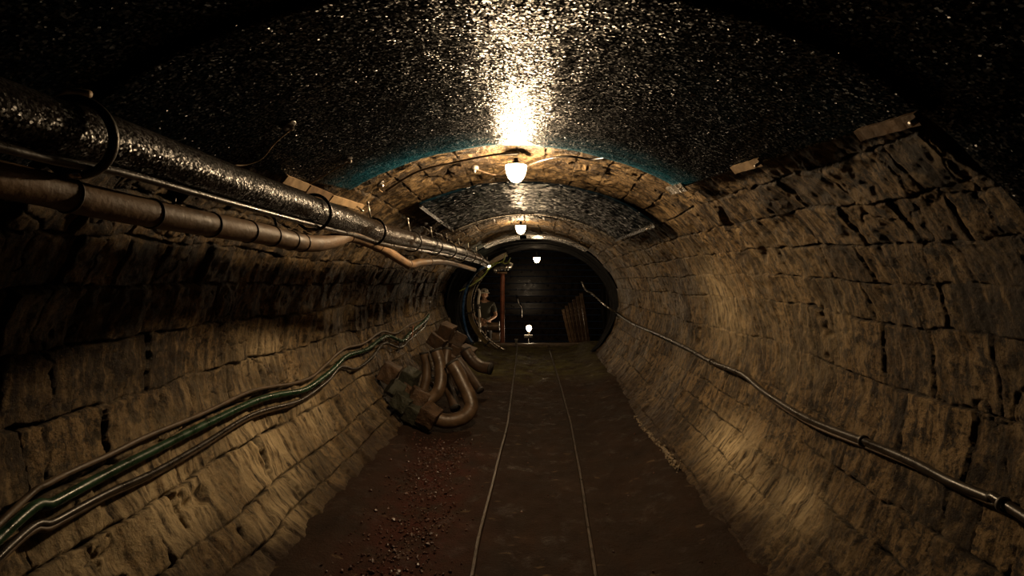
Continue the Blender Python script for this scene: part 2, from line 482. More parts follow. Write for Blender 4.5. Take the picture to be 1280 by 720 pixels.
    mud = np.maximum(mud, .8 * smooth01((1.0 - ft) / .5) * smooth01((DD - 4.2) / 1.0) * left)
    ns, nd = SS.shape
    ia = s_of(3.0, -1.25, 1.72); ib = s_of(3.0, 1.2, 1.72)
    i0 = int(np.searchsorted(S, ia)); i1 = int(np.searchsorted(S, ib))
    for nm, a, b in (('wall_left', 0, i0), ('ceiling', i0, i1), ('wall_right', i1, ns - 1)):
        sl = slice(a, b + 1); h = b - a + 1
        co_ = np.stack([X[sl], Y[sl], Z[sl]], -1).reshape(-1, 3)
        me = bpy.data.meshes.new(nm)
        idx = np.arange(h * nd).reshape(h, nd)
        q = np.stack([idx[:-1, :-1], idx[1:, :-1], idx[1:, 1:], idx[:-1, 1:]], -1).reshape(-1, 4)
        me.vertices.add(len(co_)); me.vertices.foreach_set('co', co_.ravel())
        me.loops.add(q.size); me.loops.foreach_set('vertex_index', q.ravel().astype(np.int32))
        me.polygons.add(len(q)); me.polygons.foreach_set('loop_start', np.arange(0, q.size, 4, dtype=np.int32))
        me.update(calc_edges=True)
        me.polygons.foreach_set('use_smooth', [True] * len(q))
        for an, arr in (('stone', stone[sl]), ('joint', (1 - k)[sl]), ('pale', pale[sl]), ('mud', mud[sl])):
            t = me.attributes.new(an, 'FLOAT', 'POINT'); t.data.foreach_set('value', arr.ravel().astype(np.float32))
        t = me.attributes.new('sv', 'FLOAT_VECTOR', 'POINT')
        t.data.foreach_set('vector', np.stack([SS[sl], DD[sl], 0 * SS[sl]], -1).ravel().astype(np.float32))
        o = link(nm, me, M['masonry']); tag(o, kind='structure')
build_masonry()

# ------------------------------------------------------------------ floor
def floor_z(x, d):
    x = np.asarray(x, float); d = np.asarray(d, float)
    z = .016 * fbm(x * 2.2, d * 1.6, 11, 4) + .012 * fbm(x * 11, d * 9, 19, 3)
    e = np.abs(x - P_c(d)) / P_sx(d)
    z = z + .085 * smooth01((e - .60) / .50) ** 1.4 - .012
    rail_c = np.interp(d, [0, 2.5, 5, 10], [.04, .045, .144, .17])
    z = z - .018 * np.exp(-((x - rail_c) / .17) ** 2)
    return z
def build_floor():
    xs = np.linspace(-1.38, 1.38, 240)
    D = list(np.arange(-2, 1.4, .05)); d = 1.4
    while d < 10.30: D.append(d); d += max(.010, .006 * d)
    D.append(10.31); D = np.array(D)
    XX, DD = np.meshgrid(xs, D, indexing='ij')
    XX = XX + np.interp(DD, [3, 5.5, 9, 10.3], [-.03, .03, .14, .27])
    ZZ = floor_z(XX, DD)
    me = bpy.data.meshes.new('floor'); nx, nd = XX.shape
    idx = np.arange(nx * nd).reshape(nx, nd)
    q = np.stack([idx[:-1, :-1], idx[1:, :-1], idx[1:, 1:], idx[:-1, 1:]], -1).reshape(-1, 4)
    me.vertices.add(nx * nd); me.vertices.foreach_set('co', np.stack([XX, DD, ZZ], -1).ravel())
    me.loops.add(q.size); me.loops.foreach_set('vertex_index', q.ravel().astype(np.int32))
    me.polygons.add(len(q)); me.polygons.foreach_set('loop_start', np.arange(0, q.size, 4, dtype=np.int32))
    me.update(calc_edges=True); me.polygons.foreach_set('use_smooth', [True] * len(q))
    red = np.exp(-((XX + .62) / .30) ** 2) * smooth01((4.9 - DD) / .9)
    moss = smooth01((DD - 6.6) / 1.2) * (.45 + .55 * smooth01(.5 + fbm(XX * 2, DD * 2, 8, 3)))
    for an, arr in (('red', red), ('moss', moss)):
        t = me.attributes.new(an, 'FLOAT', 'POINT'); t.data.foreach_set('value', arr.ravel().astype(np.float32))
    tag(link('floor', me, M['floor']), kind='structure')
build_floor()

# rails -------------------------------------------------------------
def rail_line(side):
    dd = [.3, 2.52, 2.9, 3.69, 5.02, 7.5, 10.28]
    xl = [-.262, -.25, -.246, -.21, -.155, -.135, -.129]; xr = [.32, .339, .359, .396, .443, .465, .472]
    return dd, (xl if side < 0 else xr)
def build_rail(side, label):
    dd, xx = rail_line(side)
    prof = [(-.011, .004), (-.011, .018), (-.007, .024), (.007, .024), (.011, .018), (.011, .004), (.006, .0), (.006, -.03), (.04, -.04), (.04, -.05), (-.04, -.05), (-.04, -.04), (-.006, -.03), (-.006, .0)]
    ds = np.concatenate([np.arange(.3, 10.28, .06), [10.28]]); v, f = [], []; n = len(prof)
    for i, d in enumerate(ds):
        x = float(np.interp(d, dd, xx)) + .006 * float(vnoise(d * 1.7, 3.1 + side, 5)); z = float(floor_z(x, d)) * .5 - .004
        for (a, b) in prof: v.append((x + a, d, z + b))
    for i in range(len(ds) - 1):
        for k in range(n):
            a = i * n + k; b = i * n + (k + 1) % n; f.append((a, a + n, b + n, b))
    f.append(tuple(range(n))); f.append(tuple(reversed(range((len(ds) - 1) * n, len(ds) * n))))
    o = link('track_rail', pydata('track_rail', v, f, False), M['rail'])
    tag(o, label, 'rail', 'narrow gauge rails in the floor')
build_rail(-1, 'left rail of the narrow track sunk in the mud, nearer the pile of hoses')
build_rail(1, 'right rail of the narrow track sunk in the mud, worn bright along its top')

# ------------------------------------------------------------------ roof sheets
def build_sheet(label, d0, d1, edgeL, edgeR, inset=.035, name='roof_sheet', group='wet black roof sheets', lip=0.0, mat='sheet', teal_amt=0.0, glint_rim=False):
    """edgeL/R: (s at d0, s at d1)"""
    nd = max(10, int((d1 - d0) / .03)); ns = 160; th = .012
    v, sv, f = [], [], []
    T = np.linspace(0, 1, nd + 1)
    for lay in (0, 1):
        for t in T:
            d = d0 + (d1 - d0) * t
            sl = edgeL[0] + (edgeL[1] - edgeL[0]) * t; sr = edgeR[0] + (edgeR[1] - edgeR[0]) * t
            s = np.linspace(sl, sr, ns + 1)
            wav = .010 * fbm(s * 2.3, np.full_like(s, d) * 1.7, 33, 3) + .005 * fbm(s * 9, s * 0 + d * 2.0, 35, 2)
            x, y, z = surf(s, np.full_like(s, d), inset + wav - th * lay + lip * max(0, (t - .90) / .10) ** 2)
            for a in range(ns + 1):
                v.append((x[a], y[a], z[a])); sv.append((s[a], d, 0))
    W = ns + 1; H = nd + 1
    for i in range(nd):
        for k in range(ns):
            a = i * W + k; f.append((a, a + W, a + W + 1, a + 1))
            b = a + W * H; f.append((b, b + 1, b + W + 1, b + W))
    for k in range(ns):
        for i in (0, nd):
            a = i * W + k; b = a + W * H
            f.append((a, a + 1, b + 1, b) if i == 0 else (a, b, b + 1, a + 1))
    for i in range(nd):
        for k in (0, ns):
            a = i * W + k; b = a + W * H
            f.append((a, b, b + W, a + W) if k == 0 else (a, a + W, b + W, b))
    me = pydata(name, v, f)
    sva = np.array(sv, np.float32)
    t = me.attributes.new('sv', 'FLOAT_VECTOR', 'POINT'); t.data.foreach_set('vector', sva.ravel())
    es = teal_amt * smooth01((sva[:, 1] - (d1 - .42)) / .36)  # teal tint, rising towards the sheet's far end
    t = me.attributes.new('edge_teal', 'FLOAT', 'POINT'); t.data.foreach_set('value', es.astype(np.float32))
    o = link(name, me, M[mat]); tag(o, label, 'roof sheet', group)
    if glint_rim:
        ss = np.linspace(edgeL[1], edgeR[1], 60); X, Y, Z = surf(ss, np.full_like(ss, d1 - .004), inset + .012)
        v, f = tube_data([Vector(q) for q in zip(X, Y, Z)], .010, 10)
        link('glint_rim', pydata('glint_rim', v, f), M['steel'], o)  # steel tube added to catch lamp light as a bright line along the edge
    return o
def sp(px, py, d):
    p = at(px, py, d); return s_of(d, p.x, p.z)
def hit(px, py):
    q = wall_hit(px, py); return s_of(q.y, q.x, q.z), q.y
D1 = 3.0
eL = sp(442, 247, D1); eR = sp(850, 230, D1)
eR2 = hit(1165, 131)[0]; eL2 = s_of(1.3, -1.14, 1.82)
build_sheet('large wet black roof sheet glittering with drops above the nearest lamp', 1.30, D1, (eL2, eL), (eR2, eR), .042, teal_amt=1.0)
build_sheet('nearest dark roof sheet in the top corners, overlapping the glittering sheet', -1.6, 1.35, (eL2 - .45, eL2 - .40), (eR2 + .45, eR2 + .40), .030)
build_sheet('narrower black roof sheet spanning the arch between first and second lamp', 4.05, 5.80,
            (sp(527, 262, 4.05), sp(566, 287, 5.8)), (sp(822, 278, 4.05), sp(775, 292, 5.8)), .045, mat='sheet_far', lip=.0, glint_rim=True)
M['strip'] = simple('wet_grey_strip', (.20, .17, .13), .25, .5, 20, .5, .6, .6, 90)
build_sheet('short grey roof strip left of the crown in front of the dark portal', 8.15, 8.75,
            (sp(609, 315, 8.4), sp(609, 316, 8.7)), (sp(650, 297, 8.4), sp(650, 299, 8.7)), .06, 'roof_strip', 'grey strips under the roof at the portal', mat='strip')
build_sheet('longer grey roof strip bending down to the right before the dark portal', 8.10, 8.70,
            (sp(658, 297, 8.4), sp(658, 297, 8.4)), (sp(731, 318, 8.4), sp(731, 318, 8.4)), .06, 'roof_strip', 'grey strips under the roof at the portal', mat='strip')

# ------------------------------------------------------------------ dark lining beyond the masonry
def lining_pt(a, d):
    """a: 0..1 from left foot over crown to right foot; blends the masonry profile into a ring"""
    s = a * PERIM; x0, _, z0 = surf(s, 9.0, 0.02)
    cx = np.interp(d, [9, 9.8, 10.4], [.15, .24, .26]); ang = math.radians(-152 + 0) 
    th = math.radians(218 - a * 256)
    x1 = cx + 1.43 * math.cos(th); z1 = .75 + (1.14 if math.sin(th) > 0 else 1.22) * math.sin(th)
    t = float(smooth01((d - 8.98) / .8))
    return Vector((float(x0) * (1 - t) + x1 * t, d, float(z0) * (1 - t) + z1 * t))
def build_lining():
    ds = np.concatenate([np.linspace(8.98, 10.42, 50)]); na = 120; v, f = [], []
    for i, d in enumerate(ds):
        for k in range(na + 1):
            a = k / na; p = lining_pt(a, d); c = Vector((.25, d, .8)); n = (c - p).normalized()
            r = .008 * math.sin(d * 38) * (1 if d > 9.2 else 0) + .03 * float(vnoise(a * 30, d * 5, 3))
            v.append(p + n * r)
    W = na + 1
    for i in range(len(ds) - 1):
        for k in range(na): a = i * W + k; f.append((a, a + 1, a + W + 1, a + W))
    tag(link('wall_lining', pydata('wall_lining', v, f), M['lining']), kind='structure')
build_lining()

# chamber past the sill
Z0 = -.72
def plane_grid(name, o, u, w, nu, nw, amp, mat, seed):
    v, f = [], []; o, u, w = Vector(o), Vector(u), Vector(w); n = u.cross(w).normalized()
    for i in range(nu + 1):
        for j in range(nw + 1):
            p = o + u * (i / nu) + w * (j / nw)
            v.append(p + n * amp * float(fbm(i * .37 + .3, j * .37, seed, 3)))
    for i in range(nu):
        for j in range(nw): a = i * (nw + 1) + j; f.append((a, a + nw + 1, a + nw + 2, a + 1))
    return tag(link(name, pydata(name, v, f), mat), kind='structure')
YB = 14.2
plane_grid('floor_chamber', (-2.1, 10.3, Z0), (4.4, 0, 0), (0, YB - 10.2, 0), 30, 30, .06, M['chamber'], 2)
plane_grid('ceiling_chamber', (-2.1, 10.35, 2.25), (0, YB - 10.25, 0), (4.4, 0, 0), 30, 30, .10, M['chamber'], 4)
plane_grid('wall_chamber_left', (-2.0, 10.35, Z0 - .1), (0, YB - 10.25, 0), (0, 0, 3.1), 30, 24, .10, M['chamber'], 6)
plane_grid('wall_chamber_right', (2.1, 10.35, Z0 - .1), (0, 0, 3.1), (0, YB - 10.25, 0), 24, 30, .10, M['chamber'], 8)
# closing faces round the ring at the chamber mouth
def mouth():
    na = 120; v, f = [], []
    for k in range(na + 1):
        p = lining_pt(k / na, 10.40); v.append(p)
        a = math.atan2(p.z - .8, p.x - .2); e = Vector((.2 + 3.2 * math.cos(a), 10.42, .8 + 3.2 * math.sin(a))); v.append(e)
    for k in range(na): f.append((2 * k, 2 * k + 1, 2 * k + 3, 2 * k + 2))
    b = len(v)
    v += [Vector((-1.3, 10.36, .02)), Vector((1.7, 10.36, .02)), Vector((1.7, 10.36, Z0 - .1)), Vector((-1.3, 10.36, Z0 - .1))]
    f.append((b, b + 1, b + 2, b + 3))
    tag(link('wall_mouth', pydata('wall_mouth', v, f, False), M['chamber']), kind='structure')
mouth()
# back wall of horizontal boards
def back_boards():
    bm = bmesh.new(); z = Z0 - .05; i = 0; rr = random.Random(3)
    while z < 2.3:
        h = rr.uniform(.13, .19)
        g = bmesh.ops.create_cube(bm, size=1)['verts']
        tilt = rr.uniform(.12, .32)
        for q in g:
            q.co = Vector((q.co.x * 4.3 + .1, q.co.y * .05, q.co.z * (h - .012)))
            q.co.y -= q.co.z * tilt * .9
            q.co += Vector((0, YB - .06 + rr.uniform(0, .004), z + h / 2))
        z += h; i += 1
    bmesh.ops.bevel(bm, geom=bm.edges[:], offset=.006, segments=2, affect='EDGES')
    o = link('wall_back', bm_mesh('wall_back', bm), M['board']); tag(o, kind='structure')
back_boards()

# sill beam at the edge
o = empty('sill_beam', (.2, 10.34, 0), 'wide weathered timber beam across the track end at the drop', 'beam')
shifted_loc = (0, 0, 0)
bm_ = box_mesh('beam', (2.3, .14, .16), .012, (0, 0, -.045), rough=.012, cuts=6, seed=4); link('beam', bm_, M['brown_rubber'], o)
for x in (-.9, .95): link('spike', lathe_mesh('spike', [(.004, .03), (.018, .034), (.02, .045), (.012, .055)], 12, (x, 0, 0)), M['iron'], o)
o = empty('stop_post', (-.36 + .21, 10.24, 0), 'short iron stop post standing where the left rail ends', 'post')
link('stem', box_mesh('stem', (.05, .05, .13), .008, (0, 0, .05)), M['iron_grey'], o)
link('cap', box_mesh('cap', (.07, .07, .02), .006, (0, 0, .122)), M['iron_grey'], o)

# ------------------------------------------------------------------ lamps
def bowl_lamp(loc, R, H, mat, label, top_gap=.05):
    t = empty('bulkhead_lamp', loc, label, 'lamp', 'lamps along the roof')
    prof = [(R * .15, -H), (R * .45, -H * .93), (R * .72, -H * .72), (R * .9, -H * .42), (R, -.006), (R * .98, 0)]
    link('glass_bowl', lathe_mesh('glass_bowl', prof, 28), mat, t)
    link('mounting_plate', lathe_mesh('mounting_plate', [(R * .9, .001), (R * 1.02, .003), (R * 1.02, .009), (R * .7, .013), (R * .25, .015), (R * .2, top_gap)], 28), M['galv'], t)
    return t
p = at(645, 218, 3.42)
bowl_lamp((p.x, p.y, p.z + .055), .070, .108, M['bulb1'], 'nearest and largest glowing lamp, hung from bare masonry before the second sheet', .05)
p = at(651, 287, 7.0)
bowl_lamp((p.x, p.y, p.z + .05), .070, .11, M['bulb2'], 'second glowing roof lamp, between the black sheet and the grey strips', .06)
p = at(671, 325, 10.2)
bowl_lamp((p.x, p.y, p.z + .045), .066, .10, M['bulb3'], 'farthest roof lamp, glowing in the dark portal beyond the strips', .12)

# lamp on a post
p = at(661, 410, 12.3)
t = empty('post_lamp', (p.x, p.y, Z0), 'bright lamp on a thin white post beyond the timber beam', 'lamp')
hz = p.z - Z0
link('post', lathe_mesh('post', [(.028, 0), (.03, .02), (.014, .03), (.014, hz - .10)], 14), M['galv'], t)
link('base', lathe_mesh('base', [(.10, 0), (.10, .02), (.05, .03)], 18), M['iron_grey'], t)
link('globe', lathe_mesh('globe', [(.01, hz - .07), (.045, hz - .055), (.066, hz), (.05, hz + .045), (.01, hz + .065)], 20), M['bulb4'], t)
link('socket', lathe_mesh('socket', [(.02, hz - .13), (.035, hz - .12), (.035, hz - .075), (.02, hz - .068)], 18), M['steel'], t)
br = link('bracket', box_mesh('bracket', (.20, .06, .07), .01, (-.01, -.02, hz - .19)), M['galv'], t)

# small work light by the pipe end
p = at(611, 333, 9.45)
t = empty('work_light', p, 'small bright work light at the far end of the black pipes', 'lamp')
link('head', box_mesh('head', (.085, .05, .05), .012, (0, .02, 0), (0, -.3, 0)), M['lamp_iron'], t)
link('lens', box_mesh('lens', (.06, .012, .026), .005, (0, -.012, 0), (0, -.3, 0)), M['led'], t)
link('stalk', box_mesh('stalk', (.014, .014, .16), .003, (-.03, .02, .09)), M['lamp_iron'], t)

# lamp wiring on the masonry
def on_roof(px, py, d=None, inset=.03):
    s0, d = hit(px, py); X, Y, Z = surf(s0, d, inset); return Vector((float(X), float(Y), float(Z)))
l1 = at(645, 218, 3.42)
o = empty('junction_box', on_roof(593, 205), 'small pale junction box on the masonry left of the nearest lamp', 'junction box')
link('case', lathe_mesh('case', [(.022, -.014), (.028, -.008), (.028, .010), (.015, .016)], 16), M['galv'], o)
link('gland', lathe_mesh('gland', [(.009, -.034), (.011, -.024), (.011, -.012)], 12), M['galv'], o)
tag(tube('lamp_cable', [on_roof(594, 207, 0, .025), on_roof(607, 211), on_roof(622, 213), Vector((l1.x - .02, l1.y, l1.z + .08))], .006, M['brown_rubber'], seg=8),
    'short cable drooping from the junction box to the nearest lamp', 'cable')
tag(tube('roof_cable', [on_roof(645, 209), on_roof(668, 199), on_roof(690, 192), on_roof(712, 190), on_roof(742, 193), on_roof(770, 189)], .007, M['black_rubber'], seg=8),
    'dark cable pinned along the masonry to the right of the nearest lamp', 'cable')
tag(tube('roof_cable', [on_roof(480, 234), on_roof(520, 210), on_roof(570, 197), on_roof(615, 188), on_roof(650, 185)], .007, M['brown_rubber'], seg=8),
    'brown cable along the arch edge left of the nearest lamp', 'cable')

# ------------------------------------------------------------------ black pipe with clamps
def px_path(rows):
    """rows of (pixel x, pixel y, distance to the side of the axis): rows become points beside the wall"""
    out = []
    for px, py, lat in rows:
        d = F * lat / (px - CX); out.append((lat, d, (CY - py) * d / F))
    return out
pp = [(-.95, .15, .305)] + px_path([(0, 142, -.95), (130, 177, -.95), (260, 221, -.94), (385, 262, -.92), (440, 279, -.90), (482, 293, -.87), (550, 309, -.79), (593, 322, -.68), (607, 329, -.63)])
pipe_pts = [Vector((a, b, c + EYE)) for a, b, c in pp]
pipe_path = spline(pipe_pts, 14)
root = empty('overhead_pipe', pipe_pts[0], 'thick wet black pipe running along the upper left under iron hoops', 'pipe')
O = Vector(pipe_pts[0])
v, f = tube_data(pipe_path, .063, 40)
link('pipe_body', shifted(pydata('pipe_body', v, f), O), M['pipe'], root)
# slim line strapped below
low = [q + Vector((.034, 0, -.069)) for q in pipe_path]
v, f = tube_data(low, .010, 12)
link('strapped_line', shifted(pydata('strapped_line', v, f), O), M['blue'] if False else M['black_rubber'], root)
def pipe_at(d):
    for i in range(len(pipe_path) - 1):
        if pipe_path[i].y <= d <= pipe_path[i + 1].y:
            t = (d - pipe_path[i].y) / (pipe_path[i + 1].y - pipe_path[i].y)
            return pipe_path[i].lerp(pipe_path[i + 1], t), (pipe_path[i + 1] - pipe_path[i]).normalized()
    return pipe_path[-1], (pipe_path[-1] - pipe_path[-2]).normalized()
for i, d in enumerate((1.11, 2.28, 3.05, 3.9, 4.65, 5.35, 6.05, 6.75, 7.5)):
    c, ax = pipe_at(d)
    v, f = ring_data(c + Vector((.009, 0, -.008)), ax, .077 if i else .079, .007 if i else .0095, 0, 360, 36, 10)
    h = link('hoop', shifted(pydata('hoop', v, f), O), M['iron_grey'] if i == 0 else M['iron'], root)
    top = c + Vector((.0, 0, .070))
    if i >= 2:
        v, f = tube_data([top + Vector((0, 0, -.01)), top + Vector((-.01, -.03, .085))], .005, 8)
        link('hanger_rod', shifted(pydata('hanger_rod', v, f), O), M['steel'], h)
        v, f = tube_data([top + Vector((-.009, -.027, .078)), top + Vector((-.012, -.033, .09))], .009, 6)
        link('nut', shifted(pydata('nut', v, f), O), M['steel'], h)
    else:
        v, f = tube_data([c + Vector((-.015, 0, -.084)), c + Vector((.02, 0, -.084))], .010, 6)
        link('bolt', shifted(pydata('bolt', v, f), O), M['steel'], h)
        if i == 0:
            v, f = tube_data([top + Vector((-.045, 0, .0)), top + Vector((-.015, .01, .024)), top + Vector((.03, .01, .016))], .008, 8)
            link('tie_wire', shifted(pydata('tie_wire', v, f), O), M['wood_pale'], h)

# brown duct below
bd = [(-1.0, .15, .20)] + px_path([(0, 224, -1.0), (100, 248, -.99), (200, 269, -.97), (280, 284, -.95), (330, 293, -.94), (375, 303, -.93), (400, 304, -.92), (420, 300, -.91), (440, 295, -.90), (477, 310, -.88), (510, 330, -.86), (527, 328, -.84), (560, 328, -.80), (593, 337, -.73)])
duct_pts = [Vector((a, b, c + EYE)) for a, b, c in bd]
root = empty('brown_duct', duct_pts[0], 'brown taped flexible duct sagging below the black pipe', 'duct')
O2 = duct_pts[0].copy()
dpath = spline(duct_pts, 16)
rad = [float(np.interp(q.y, [0, 2.2, 2.7, 3.8, 9], [.035, .038, .035, .031, .031])) * (1 + .03 * float(vnoise(q.y * 9, 2.2, 8))) for q in dpath]
v, f = tube_data(dpath, rad, 28)
link('duct_skin', shifted(pydata('duct_skin', v, f), O2), M['duct'], root)
for d in (.87, 1.15, 1.38, 1.6, 1.8, 1.96, 2.1, 2.2, 2.7, 3.2, 3.9, 4.6):
    i = min(range(len(dpath)), key=lambda k: abs(dpath[k].y - d)); c = dpath[i]; ax = (dpath[min(i + 1, len(dpath) - 1)] - dpath[i - 1])
    v, f = ring_data(c, ax, rad[i] + .0005, .0032, 0, 360, 28, 8)
    link('tape_seam', shifted(pydata('tape_seam', v, f), O2), M['seam'], root)
# wire ties that carry the duct from the pipe
for j, d in enumerate((1.45, 2.0)):
    i = min(range(len(dpath)), key=lambda k: abs(dpath[k].y - d)); c, _ = pipe_at(d); q = dpath[i]
    v, f = tube_data(spline([c + Vector((-.035, 0, -.048)), (c + q) * .5 + Vector((-.015, .01, -.005)), q + Vector((0, 0, .033))], 6), .005, 8)
    link('hanger_tie', shifted(pydata('hanger_tie', v, f), O2), M['iron_grey'], root)

# ------------------------------------------------------------------ cables on the walls
def wall_cable(name, pix, rad, mat, label, lift, group=None, start=None, extra=()):
    pts = []
    for (x, y) in pix: pts.append(wall_hit(x, y, lift))
    d0 = pts[0] - (pts[1] - pts[0]).normalized() * .9
    if start: d0 = pts[0] + Vector(start)
    pts = [d0] + pts + [Vector(e) for e in extra]
    o = tube(name, pts, rad, mat, seg=16, n=8)
    tag(o, label, 'cable', group); return o
upper = [(0, 649), (58, 604), (129, 571), (178, 547), (249, 518), (307, 491), (338, 484), (360, 481), (385, 473), (402, 459), (427, 437), (452, 430), (475, 415), (493, 417), (510, 406), (527, 399), (534, 391)]
green = [(0, 664), (58, 631), (129, 593), (187, 564), (249, 533), (311, 504), (345, 495), (369, 491), (385, 484), (410, 465), (430, 446), (455, 438), (480, 421), (500, 427), (510, 417), (527, 403), (534, 394)]
lower = [(0, 690), (62, 654), (129, 618), (187, 592), (249, 557), (311, 520), (364, 505), (382, 496), (407, 477), (423, 460), (443, 462), (463, 447), (478, 430), (498, 435), (510, 425), (527, 410), (535, 396)]
G = 'cables clamped along the left wall'
wall_cable('wall_cable', upper, .011, M['brown_rubber'], 'thin brown cable, uppermost of three along the left wall', .016, G, (.12, -.8, -.28))
wall_cable('wall_hose', green, .019, M['green'], 'thick green hose, middle of three lines along the left wall', .026, G, (.12, -.8, -.28))
wall_cable('wall_cable', lower, .013, M['black_rubber'], 'black cable, lowest of three along the left wall', .018, G, (.12, -.8, -.28))
lower2 = [(x, y + 7 - 5 * x / 380) for x, y in lower if x < 380]
wall_cable('wall_cable', lower2, .009, M['brown_rubber'], 'thin muddy cable twisted under the black cable on the left wall', .013, G, (.12, -.8, -.28))
right = [(772, 391), (783, 399), (795, 406), (812, 413), (835, 423), (865, 438), (892, 453), (918, 463), (935, 471), (955, 488), (980, 505), (1005, 520), (1030, 532), (1058, 543), (1085, 553), (1145, 578), (1195, 604), (1245, 625), (1279, 642)]
pts = [wall_hit(x, y, .018) for x, y in right]; pts.append(pts[-1] + Vector((-.02, -.9, -.12)))
cr = empty('wall_cable', pts[0], 'thick black cable sloping along the whole right wall', 'cable')
v, f = tube_data(spline(pts, 8), .017, 16)
link('sheath', shifted(pydata('sheath', v, f), pts[0]), M['black_rubber'], cr)
for px, py in ((892, 453), (1085, 553), (1262, 633)):
    c = wall_hit(px, py, .018); q = wall_hit(px + 8, py + 4, .018)
    v, f = ring_data(c, q - c, .021, .006, 0, 360, 24, 8)
    link('cable_clip', shifted(pydata('cable_clip', v, f), pts[0]), M['iron_grey'], cr)
tag(tube('thin_line', [wall_hit(x + 6, y + 9, .012) for x, y in right[9:-1]], .007, M['brown_rubber'], seg=8), 'thin line under the thick black cable on the right wall', 'cable')
# tag on the left cables
tp = wall_hit(511, 416, .045)
t = empty('cable_tag', tp, 'small pink and white tag hanging on the left wall cables', 'tag')
link('plate', box_mesh('plate', (.008, .05, .15), .003, (0, 0, 0), (0, .15, .35)), M['tagm'], t)
link('tie', box_mesh('tie', (.03, .01, .01), .002, (-.015, 0, .05)), M['iron'], t)

# ------------------------------------------------------------------ brackets and battens at sheet edges
def batten(name, a, b, w, th, mat, label, cat, inset=.05, lip=None, d0=0, d1=0, seed=1):
    """a,b are (s, d) on the vault"""
    n = 10; t = empty(name, (0, 0, 0), label, cat)
    A = [Vector([float(q) for q in surf(a[0] + (b[0] - a[0]) * i / n, a[1] + (b[1] - a[1]) * i / n, inset)]) for i in range(n + 1)]
    c = A[n // 2].copy(); t.location = c
    v, f = [], []
    ax = Vector((P_c(a[1]), c.y, 1.1))
    for i, q in enumerate(A):
        nrm = (ax - q); nrm.y = 0; nrm.normalize(); tan = Vector((-nrm.z, 0, nrm.x))
        k = .004 * float(vnoise(i * .9, seed * 3.3, 2))
        for (u, h) in ((-w / 2, 0), (w / 2, 0), (w / 2, th), (-w / 2, th)): v.append(q + tan * (u + k) + nrm * (h + k) - c)
    for i in range(n):
        for k in range(4): f.append((i * 4 + k, i * 4 + (k + 1) % 4, (i + 1) * 4 + (k + 1) % 4, (i + 1) * 4 + k))
    f.append((3, 2, 1, 0)); f.append(tuple(n * 4 + k for k in range(4)))
    link('strip', pydata('strip', v, f, False), mat, t)
    if lip:
        q = A[lip[0]] - c; nrm = (ax - A[lip[0]]); nrm.y = 0; nrm.normalize()
        v, f = tube_data([q + nrm * th, q + nrm * (th + lip[1])], lip[2], 8)
        link('pin', pydata('pin', v, f), M['steel'], t)
    return t
batten('edge_batten', hit(1163, 131), hit(1088, 153), .036, .016, M['wood'], 'long brown batten under the sheet edge at upper right', 'batten', .045, (0, .02, .009))
batten('edge_bracket', hit(960, 189), hit(926, 200), .036, .010, M['wood_pale'], 'bent pale bracket at the middle of the right sheet edge', 'bracket', .052, (0, .025, .007))
batten('edge_bracket', hit(862, 224), hit(842, 229), .055, .008, M['steel'], 'small pale plate at the far right corner of the glittering sheet', 'bracket', .05, (2, .01, .005))
batten('edge_batten', hit(346, 212), hit(374, 224), .04, .016, M['wood_pale'], 'short pale board above the black pipe, nearer of two', 'batten', .05)
batten('edge_batten', hit(406, 238), hit(446, 251), .04, .016, M['wood_pale'], 'split pale board above the black pipe at the sheet corner', 'batten', .05, (8, .05, .006))
batten('edge_batten', hit(375, 228), hit(405, 240), .055, .022, M['wood'], 'dark worn board above the black pipe between two pale boards', 'batten', .04)
batten('edge_bracket', (sp(527, 262, 4.05), 4.05), (sp(566, 287, 5.8), 5.8), .026, .010, M['iron'], 'dark angle strip holding the left edge of the second sheet', 'bracket', .055, (9, .025, .009))
batten('edge_bracket', (sp(822, 278, 4.05), 4.05), (sp(775, 292, 5.8), 5.8), .026, .010, M['iron'], 'dark angle strip holding the right edge of the second sheet', 'bracket', .055, (1, .025, .009))

# roof bolts with loose wire
def roof_bolt(px, py, d, wire, label):
    q = on_roof(px, py, d, .042); d = q.y; ax = (Vector((P_c(d), d, 1.0)) - q); ax.y = 0; ax.normalize()
    t = empty('roof_bolt', q, label, 'bolt', 'roof bolts in the glittering sheet')
    rot = Vector((0, 0, 1)).rotation_difference(ax).to_matrix().to_4x4()
    me = lathe_mesh('washer', [(.028, -.005), (.028, .002), (.022, .005), (.011, .006)], 18); me.transform(rot); link('washer', me, M['iron_grey'], t)
    me = lathe_mesh('nut', [(.011, .006), (.011, .017), (.006, .023)], 6, smooth=False); me.transform(rot); link('nut', me, M['steel'], t)
    pts = [ax * .015] + [on_roof(x, y, dd, .05) - q for x, y, dd in wire]
    v, f = tube_data(spline(pts, 8), .0028, 6); link('loose_wire', pydata('loose_wire', v, f), M['wood_pale'], t)
roof_bolt(355, 145, 2.45, [(335, 165, 2.40), (320, 185, 2.38), (300, 193, 2.3), (285, 195, 2.2)], 'bolt with a long curled wire in the sheet above the black pipe')
roof_bolt(432, 190, 3.10, [(415, 200, 3.0), (395, 212, 2.9), (378, 222, 2.8)], 'bolt with a straight wire in the sheet near its left far corner')
roof_bolt(472, 223, 3.70, [(470, 228, 3.70), (474, 232, 3.72)], 'small bolt with a wire stub at the left far edge of the sheet')

